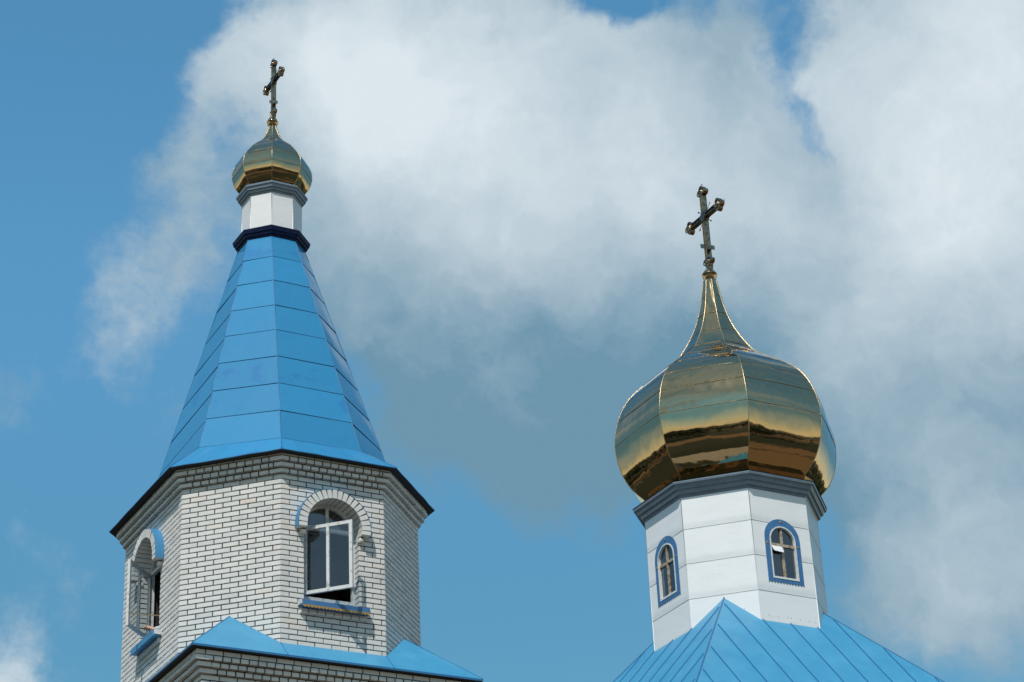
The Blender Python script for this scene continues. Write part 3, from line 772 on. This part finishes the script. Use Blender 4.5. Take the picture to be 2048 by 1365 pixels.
# ------------------------------------------------------------------ the church with the big dome
church = thing('church', 'church with white octagonal drum and large gilded onion dome on steep blue roof', 'church', PB, ROT)
RD = 1.5297; HD = RD * cos(pi / 8)
bxo, byo = w2l(.025, 0)
dp = rego(RD); dF = [Face(dp[k], dp[(k + 1) % 8]) for k in range(8)]
DW = (0.0, .262, 14.475, 15.165)
mb = MB(); zd0, zd1 = 13.3, 16.12
for k, F in enumerate(dF):
    if k in (0, 2):
        c, a, zb, zs = DW
        ss = sorted([-F.half, F.half] + arch_samples(c, a))
        strip_plate(mb, F, ss, wall_iv(zd0, zd1, c, a, zb, zs), -.05, 0)
        hole_sides(mb, F, c, a, zb, zs, -.1, -.001)
    else: mb.quad(F.p(-F.half, 0, zd0), F.p(F.half, 0, zd0), F.p(F.half, 0, zd1), F.p(-F.half, 0, zd1))
    for z in (15.47, 14.85, 14.225):
        segs = [(-F.half, F.half)]
        if k in (0, 2) and z > 14.4: 
            hw = .352 if z < 15.2 else sqrt(max(.355 ** 2 - (z - 15.2) ** 2, 0))
            segs = [(-F.half, -hw), (hw, F.half)]
        for a_, b_ in segs:
            mb.tube([F.p(a_, .001, z), F.p(b_, .001, z)], .005, 4, 1)
            mb.quad(F.p(a_, .007, z - .022), F.p(b_, .007, z - .022), F.p(b_, .001, z - .004), F.p(a_, .001, z - .004)) if False else None
    q = dp[k]; mb.tube([(q[0], q[1], zd0), (q[0], q[1], zd1)], .006, 5, 1 if k in (1, 2) else 0)
F = dF[2]
for s in (-.42, -.24, -.05, .02, .2, .38, .5):
    mb.tube([F.p(s, -.002, 13.80 + rnd.uniform(-.02, .02)), F.p(s, .006, 13.80)], .007, 6, 1)
for s, z in ((-.45, 13.93), (-.28, 13.86), (.1, 14.0)): mb.tube([dF[1].p(.1 - s * .5, -.002, z), dF[1].p(.1 - s * .5, .006, z)], .006, 6, 1)
drum = mb.build('drum', [M['drumw'], M['wseam']], church)
moulding('drum_cornice', [(1.45, 16.035), (1.528, 16.04), (1.550, 16.085), (1.560, 16.10), (1.592, 16.094), (1.606, 16.15), (1.622, 16.172), (1.652, 16.166), (1.668, 16.215), (1.690, 16.245), (1.714, 16.24), (1.724, 16.27), (1.722, 16.29), (1.45, 16.37)], M['cornice'], church)
dB = onion('onion_dome', [(16.46, 1.525), (16.58, 1.655), (16.72, 1.778), (16.9, 1.876), (17.08, 1.937), (17.27, 1.975), (17.45, 1.99), (17.63, 1.983), (17.8, 1.955), (18.03, 1.888), (18.26, 1.782), (18.46, 1.645), (18.63, 1.468), (18.8, 1.25), (18.97, 1.01), (19.12, .815), (19.24, .708), (19.42, .592), (19.6, .488), (19.8, .39), (20.0, .312), (20.25, .238), (20.5, .186), (20.84, .125)], [17.48, 17.95, 18.32, 18.68, 19.0, 19.26, 19.63, 20.06, 20.46], church, bxo, byo, .06, 11)
mb = MB(); mb.loft([ring(rego(1.735), 16.296), ring(rego(1.53, bxo, byo), 16.47)]); mb.build('gilded_skirt', M['gold'], dB)
mb = MB(); mb.lathe(bxo, byo, [(.09, 20.82), (.10, 20.85), (.128, 20.91), (.135, 20.965), (.146, 20.972), (.143, 20.985), (.122, 20.995), (.110, 21.03), (.075, 21.075), (.036, 21.10), (.030, 21.20)], 32)
mb.build('finial_ball', M['ballm'], dB)
cross(church, w2l(.04, 0)[0], w2l(.04, 0)[1], 21.08, 22.84, 22.22, 1.0, 21.255, .485)

def drum_window(F, vent):
    c, a, zb, zs = DW
    o, zo = .355, 14.42
    mb = MB(); zt_ = 15.2
    n = 12; pit = 2 * o / n
    ss = sorted(set([round(-o + 2 * o * k / (n * 6), 5) for k in range(n * 6 + 1)] + [round(x, 5) for x in arch_samples(c, a)]))
    def iv(s):
        bot = zo - .034 + .036 * abs(sin(pi * (s + o) / pit)) ** .55
        tp = zt_ + sqrt(max(o * o - s * s, 0))
        if abs(s) >= a: return [(bot, tp)]
        return [(bot, zb), (zs + sqrt(max(a * a - s * s, 0)), tp)]
    strip_plate(mb, F, ss, iv, .001, .010)
    hole_sides(mb, F, c, a, zb, zs, .001, .010)
    w = mb.build('window', M['trim'], church)
    mb = MB(); fr = .023
    arch_bar(mb, F, c, a - fr, a - .001, zs, -.05, .020)
    for sg in (-1, 1):
        s0, s1 = sorted((c + sg * (a - fr), c + sg * (a - .001))); fbox(mb, F, s0, s1, -.05, .020, zb, zs)
    fbox(mb, F, c - a + fr, c + a - fr, -.05, .018, zb + .001, zb + fr + .012)
    mb.build('window_frame', M['wrim'], w)
    mb = MB()
    fbox(mb, F, c - .022, c + .022, -.045, -.008, zb + fr + .012, zs + a - fr); fbox(mb, F, c - a + fr, c + a - fr, -.04, -.004, 15.065, 15.115)
    mb.build('glazing_bar', M['wood'], w)
    r_ = a - fr
    for s0, s1, z0, z1 in ((c - r_, c - .022, zb + fr, 15.065), (c + .022, c + r_, zb + fr, 15.065)):
        mb = MB(); zz1 = 14.955 if (vent and s0 < c - .1) else z1
        t = rnd.uniform(-.004, .004)
        mb.quad(F.p(s0, -.03, z0), F.p(s1, -.03 + t, z0), F.p(s1, -.03 + t, zz1), F.p(s0, -.03, zz1)); mb.build('pane', M['dglass'], w)
    for sg in (-1, 1):
        mb = MB(); n2 = 10; P = []
        for k in range(n2 + 1):
            x = .022 + (r_ - .022) * k / n2; P.append((x, zs + sqrt(max(r_ * r_ - x * x, 0))))
        poly = [(.022, 15.115), (r_, 15.115)] + P[::-1]
        if sg < 0: poly = [(-x, z) for x, z in poly][::-1]
        mb.add([F.p(c + x, -.03, z) for x, z in poly], [tuple(range(len(poly)))]); mb.build('pane', M['dglass'], w)
    if vent:
        mb = MB()
        mb.box8([F.p(c - .200, .036, 14.962), F.p(c - .008, .036, 14.950), F.p(c - .008, .026, 14.950), F.p(c - .200, .026, 14.962)], [F.p(c - r_, .006, 15.06), F.p(c - .022, .006, 15.06), F.p(c - .022, -.004, 15.06), F.p(c - r_, -.004, 15.06)])
        mb.build('vent_pane', M['sky_pane'], w)
    for s, z in ((0, 15.505), (-.312, 15.095), (.312, 15.095)):
        mb = MB(); n3 = 14
        mb.add([F.p(s + .026 * cos(2 * pi * k / n3), .0105, z + .026 * sin(2 * pi * k / n3)) for k in range(n3)] + [F.p(s + .018 * cos(2 * pi * k / n3), .018, z + .018 * sin(2 * pi * k / n3)) for k in range(n3)],
               [(k, (k + 1) % n3, n3 + (k + 1) % n3, n3 + k) for k in range(n3)] + [tuple(range(n3, 2 * n3))]); mb.build('rosette', M['rosette'], w)
    return w
drum_window(dF[2], True)['label'] = 'arched drum window with a small vent pane standing open, coloured white for reflected sky'
drum_window(dF[0], False)['label'] = 'arched drum window on the left side, closed'

# --- steep blue pyramid roof with standing seams
SL = 1.123; HR = 3.45; zr = lambda h: 13.70 - SL * (h - HD)
mb = MB(); hin = .9
corners = [(-1, -1), (1, -1), (1, 1), (-1, 1)]
mb.loft([[(x * HR, y * HR, zr(HR)) for x, y in corners], [(x * hin, y * hin, zr(hin)) for x, y in corners]], 0)
mb.loft([[(x * HR, y * HR, zr(HR) - .06) for x, y in corners], [(x * HR, y * HR, zr(HR)) for x, y in corners]], 1)
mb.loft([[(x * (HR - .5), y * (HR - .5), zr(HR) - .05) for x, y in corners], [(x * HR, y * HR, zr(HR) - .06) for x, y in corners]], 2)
up3 = Vector((0, 0, .014))
for k in range(4):
    a, b = Vector((*corners[k], 0)), Vector((*corners[(k + 1) % 4], 0)); t = (b - a) / 2; nrm = Vector((t.y, -t.x, 0))
    x = -3.37 + (.04 if k % 2 else .0)
    off = {1: (-1.65, .548), 0: (-2.94, .588)}.get(k, (-1.6, .55))
    v = off[0] - 6 * off[1]
    while v < HR:
        if abs(v) < HR - .05:
            h0 = max(abs(v) + .05, hin + .05)
            A = nrm * h0 + t * v + Vector((0, 0, zr(h0))); B = nrm * HR + t * v + Vector((0, 0, zr(HR)))
            nn = (nrm * SL + Vector((0, 0, 1))).normalized()
            m_ = 10; P = [A.lerp(B, i / m_) + t * (rnd.uniform(-.006, .006)) + nn * .008 for i in range(m_ + 1)]
            vs = []
            for q in P: vs += [q - t * .008 - nn * .012, q - t * .004 + nn * .008, q + t * .004 + nn * .008, q + t * .008 - nn * .012]
            mb.add(vs, [(i * 4 + j, i * 4 + j + 1, (i + 1) * 4 + j + 1, (i + 1) * 4 + j) for i in range(m_) for j in range(3)], 1)
        v += off[1]
    mb.tube([Vector((corners[k][0] * (hin + i * (HR - hin) / 12), corners[k][1] * (hin + i * (HR - hin) / 12), zr(hin + i * (HR - hin) / 12) + .002)) for i in range(13)], .012, 6, 1)
mb.build('pyramid_roof', [M['roof'], M['seam'], M['under']], church)
mb = MB()
mb.loft([[(x * 3.1, y * 3.1, -.3) for x, y in corners], [(x * 3.1, y * 3.1, zr(HR) - .02) for x, y in corners]])
mb.build('nave_wall', M['bricktex'], church)
# low link between the tower and the church
y0, y1 = -8.64 + 1.7, -3.1; mb = MB()
mb.box(-1.9, 1.9, y0, y1, -.3, 6.0); mb.build('link_wall', M['bricktex'], church)
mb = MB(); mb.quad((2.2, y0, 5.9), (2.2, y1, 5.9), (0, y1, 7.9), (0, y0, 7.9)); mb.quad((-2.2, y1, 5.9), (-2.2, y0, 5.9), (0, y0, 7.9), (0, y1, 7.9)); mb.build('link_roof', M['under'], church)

# ------------------------------------------------------------------ cord across the left window
F = faces[0]; c = WIN[0][0]
hs, hd = c - .43 + .05, -.128; ca, sa = cos(R(44)), sin(R(44))
fe = lambda x, z: F.p(hs + x * ca, hd + x * sa, z)
def lw(p): 
    return (PA[0] + p[0] * cos(ROT) - p[1] * sin(ROT), PA[1] + p[0] * sin(ROT) + p[1] * cos(ROT), p[2])
mb = MB()
A, B = Vector(fe(.745, 12.88)), Vector(F.p(c + .43, -.06, 12.80))
for s in (0, 1):
    mb.tube([A.lerp(B, i / 12) + Vector((0, 0, -.02 * sin(pi * i / 12) + s * .018 * sin(pi * i / 12))) for i in range(13)], .0045, 5)
K = A.lerp(B, .55); mb.tube([K + Vector((0, 0, .012)), K + Vector((.004, 0, -.05))], [.011, .006], 5)
o = mb.build('cord', M['cord']); o.location = PA; o.rotation_euler = (0, 0, ROT)
o['label'] = 'thin knotted cord stretched from the open left casement to the window jamb'; o['category'] = 'cord'

# ------------------------------------------------------------------ the person inside, only a hand shows over the sill
def skin_obj(name, verts, edges, rad, material, parent, sub=2, root=0):
    me = bpy.data.meshes.new(name); me.from_pydata([tuple(v) for v in verts], edges, []); me.materials.append(material)
    o = bpy.data.objects.new(name, me); C.objects.link(o); o.parent = parent
    md = o.modifiers.new('Skin', 'SKIN'); md.use_smooth_shade = True
    for i, r in enumerate(rad): me.skin_vertices[0].data[i].radius = (r, r)
    for i in range(len(verts)): me.skin_vertices[0].data[i].use_root = (i == root)
    if sub:
        sb = o.modifiers.new('Subdivision', 'SUBSURF'); sb.levels = sub; sb.render_levels = sub
    return o
FL = 11.60
wp = Vector(F.p(.149, 0, 12.672)); tip = Vector(F.p(.005, .09, 12.775))
hd_ = (tip - wp).normalized()
T3 = Vector((F.t.x, F.t.y, 0)); N3 = Vector((F.n.x, F.n.y, 0)); Z3 = Vector((0, 0, 1))
side = hd_.cross(Z3).normalized(); upv = side.cross(hd_).normalized()     # side: across the palm
base = Vector(F.p(.62, -.62, FL))
pw = tower.matrix_world
person = thing('person', 'person in a pale shirt, only the hand reaching over the sill of the open window', 'person', lw(base), ROT)
L_ = lambda v: Vector(v) - base
sh = base + Z3 * 1.36 - T3 * .14 + N3 * .02
elbow = Vector(F.p(.40, -.30, 12.66))
V = [base + Z3 * .92, base + Z3 * 1.1, base + Z3 * 1.3, base + Z3 * 1.44, base + Z3 * 1.50, base + Z3 * 1.58, base + Z3 * 1.66]
Rr = [.13, .125, .13, .075, .055, .085, .075]
Eg = [(i, i + 1) for i in range(6)]
def chain(start, pts_, rads):
    for p, r in zip(pts_, rads):
        V.append(Vector(p)); Rr.append(r); Eg.append((start, len(V) - 1)); start = len(V) - 1
    return start
for sg in (-1, 1):
    chain(0, [base + T3 * .1 * sg + Z3 * .82, base + T3 * .11 * sg + Z3 * .48, base + T3 * .11 * sg + Z3 * .09, base + T3 * .12 * sg + N3 * .16 + Z3 * .04], [.095, .065, .045, .035])
chain(2, [base + T3 * .19 + Z3 * 1.34, base + T3 * .25 + Z3 * 1.08, base + T3 * .24 + N3 * .1 + Z3 * .86, base + T3 * .23 + N3 * .17 + Z3 * .78], [.062, .046, .036, .028])
e = chain(2, [sh, elbow, wp - hd_ * .035], [.062, .044, .030])
we = chain(e, [wp], [.028])
palm = []
kn = {}
for i, (off, ln) in enumerate(((-.030, .088), (-.010, .094), (.011, .090), (.031, .082))):
    k = chain(we, [wp + hd_ * .045 + side * off * .75 + upv * .004, wp + hd_ * ln + side * off + upv * .006], [.021, .0165]); kn[i] = (k, off, ln)
for i, (l1, l2, l3, bend) in enumerate(((.040, .024, .018, .35), (.044, .028, .020, .5), (.040, .026, .019, .62), (.032, .020, .016, .72))):
    k, off, ln = kn[i]; p = V[k]; a = (.55, .75, .85, .9)[i]; rr = .0112 if i < 3 else .0098
    for l in (l1, l2, l3):
        p = p + (hd_ * cos(a) - upv * sin(a)) * l + side * off * .06; k = chain(k, [p], [rr]); rr -= .0009; a += bend
chain(we, [wp + hd_ * .028 - side * .030 - upv * .006, wp + hd_ * .062 - side * .052 - upv * .012, wp + hd_ * .092 - side * .050 - upv * .018], [.0145, .0112, .0095])
skin_obj('body', [L_(v) for v in V], Eg, Rr, M['skin'], person)
def clothes(name, chains, material, sub=2):
    vs, es, rs = [L_(chains[0][0][0])], [], [chains[0][0][1]]
    idx = {}
    vs, rs = [], []
    def vid(p, r):
        key = tuple(round(x, 4) for x in p)
        if key not in idx: idx[key] = len(vs); vs.append(L_(p)); rs.append(r)
        return idx[key]
    for ch_ in chains:
        ids = [vid(p, r) for p, r in ch_]; es.extend(zip(ids[:-1], ids[1:]))
    return skin_obj(name, vs, es, rs, material, person, sub)
clothes('shirt', [[(base + Z3 * .86, .155), (base + Z3 * 1.1, .150), (base + Z3 * 1.3, .155), (base + Z3 * 1.42, .085)], [(base + Z3 * 1.3, .155), (sh, .08), (elbow, .058), (wp - hd_ * .012, .040)], [(base + Z3 * 1.3, .155), (base + T3 * .19 + Z3 * 1.34, .08), (base + T3 * .25 + Z3 * 1.08, .06), (base + T3 * .24 + N3 * .1 + Z3 * .9, .045)]], M['cloth'])
clothes('trousers', [[(base + Z3 * .88, .15), (base + T3 * .1 + Z3 * .8, .115), (base + T3 * .11 + Z3 * .48, .085), (base + T3 * .11 + Z3 * .10, .07)], [(base + Z3 * .88, .15), (base - T3 * .1 + Z3 * .8, .115), (base - T3 * .11 + Z3 * .48, .085), (base - T3 * .11 + Z3 * .10, .07)]], M['trousers'])
clothes('hair', [[(base + Z3 * 1.60 - N3 * .03, .09), (base + Z3 * 1.69 - N3 * .015, .085)]], M['hair'])

# ------------------------------------------------------------------ ground and the woods around (mirrored in the domes)
def ground_mat():
    mt = mat('churchyard_ground', (.010, .015, .005), .95, var=(.022, .026, .009), vscale=.05, vdetail=8, vlo=.4, vhi=.6)
    nt = mt.node_tree; L = nt.links; b = nt.nodes['Principled BSDF']
    old = b.inputs['Base Color'].links[0].from_socket
    t = nt.nodes.new('ShaderNodeTexCoord')
    mp = nt.nodes.new('ShaderNodeMapping'); mp.inputs['Scale'].default_value = (.25, 1, 1); L.new(t.outputs['Object'], mp.inputs['Vector'])
    n = nt.nodes.new('ShaderNodeTexNoise'); n.inputs['Scale'].default_value = .045; n.inputs['Detail'].default_value = 5; L.new(mp.outputs[0], n.inputs['Vector'])
    mr = nt.nodes.new('ShaderNodeMapRange'); L.new(n.outputs['Fac'], mr.inputs[0]); mr.inputs[1].default_value = .50; mr.inputs[2].default_value = .54
    mx = nt.nodes.new('ShaderNodeMix'); mx.data_type = 'RGBA'; L.new(mr.outputs[0], mx.inputs[0]); L.new(old, mx.inputs[6]); mx.inputs[7].default_value = (.17, .10, .045, 1)
    L.new(mx.outputs[2], b.inputs['Base Color']); return mt
mb = MB(); n = 64
rad = [0, 30, 80, 200, 600, 2500]
vs = [(0, 30, 0)]; fs = []
for i, r_ in enumerate(rad[1:]):
    for k in range(n): vs.append((r_ * cos(2 * pi * k / n), 30 + r_ * sin(2 * pi * k / n), 0))
for k in range(n): fs.append((0, 1 + k, 1 + (k + 1) % n))
for i in range(len(rad) - 2):
    for k in range(n): fs.append((1 + i * n + k, 1 + (i + 1) * n + k, 1 + (i + 1) * n + (k + 1) % n, 1 + i * n + (k + 1) % n))
mb.add(vs, fs); g = mb.build('ground', ground_mat()); g['kind'] = 'structure'
mb = MB(); mb.box(-14, 16, 19, 26, .004, .02); p = mb.build('path', mat('pale_paving', (.34, .30, .24), .9, var=(.26, .23, .19), vscale=1.2)); p['kind'] = 'structure'
M['leaf'] = mat('woodland_leaf', (.022, .036, .012), .8, var=(.045, .062, .02), vscale=.4)
M['bark'] = mat('woodland_bark', (.06, .045, .03), .9)
mb = MB(); rw = random.Random(5)
for i in range(230):
    a = rw.uniform(0, 2 * pi); d = rw.uniform(62, 140); x, y = d * cos(a), 33 + d * sin(a)
    if y > 33 and abs(x) < y * .5: d *= 1.3
    h = rw.uniform(11, 20); w = h * rw.uniform(.28, .4)
    mb.tube([(x, y, -.2), (x, y, h * .6)], [.25, .1], 5, 1)
    for k in range(46):
        q = Vector((rw.gauss(0, 1), rw.gauss(0, 1), rw.gauss(0, 1))).normalized() * rw.uniform(.45, 1)
        cpt = Vector((x + q.x * w, y + q.y * w, h * .6 + q.z * h * .38)); s = rw.uniform(.5, 1.2)
        ax = Vector((rw.gauss(0, 1), rw.gauss(0, 1), rw.gauss(0, 1))).normalized(); bx2 = ax.orthogonal().normalized() * s; cx2 = ax.cross(bx2).normalized() * s
        mb.quad(cpt - bx2 - cx2 * .7, cpt + bx2 - cx2, cpt + bx2 * .8 + cx2, cpt - bx2 + cx2 * .8, 0)
w = mb.build('woodland', [M['leaf'], M['bark']]); w['kind'] = 'stuff'
w['label'] = 'dark belt of leafy trees around the churchyard'; w['category'] = 'woodland'
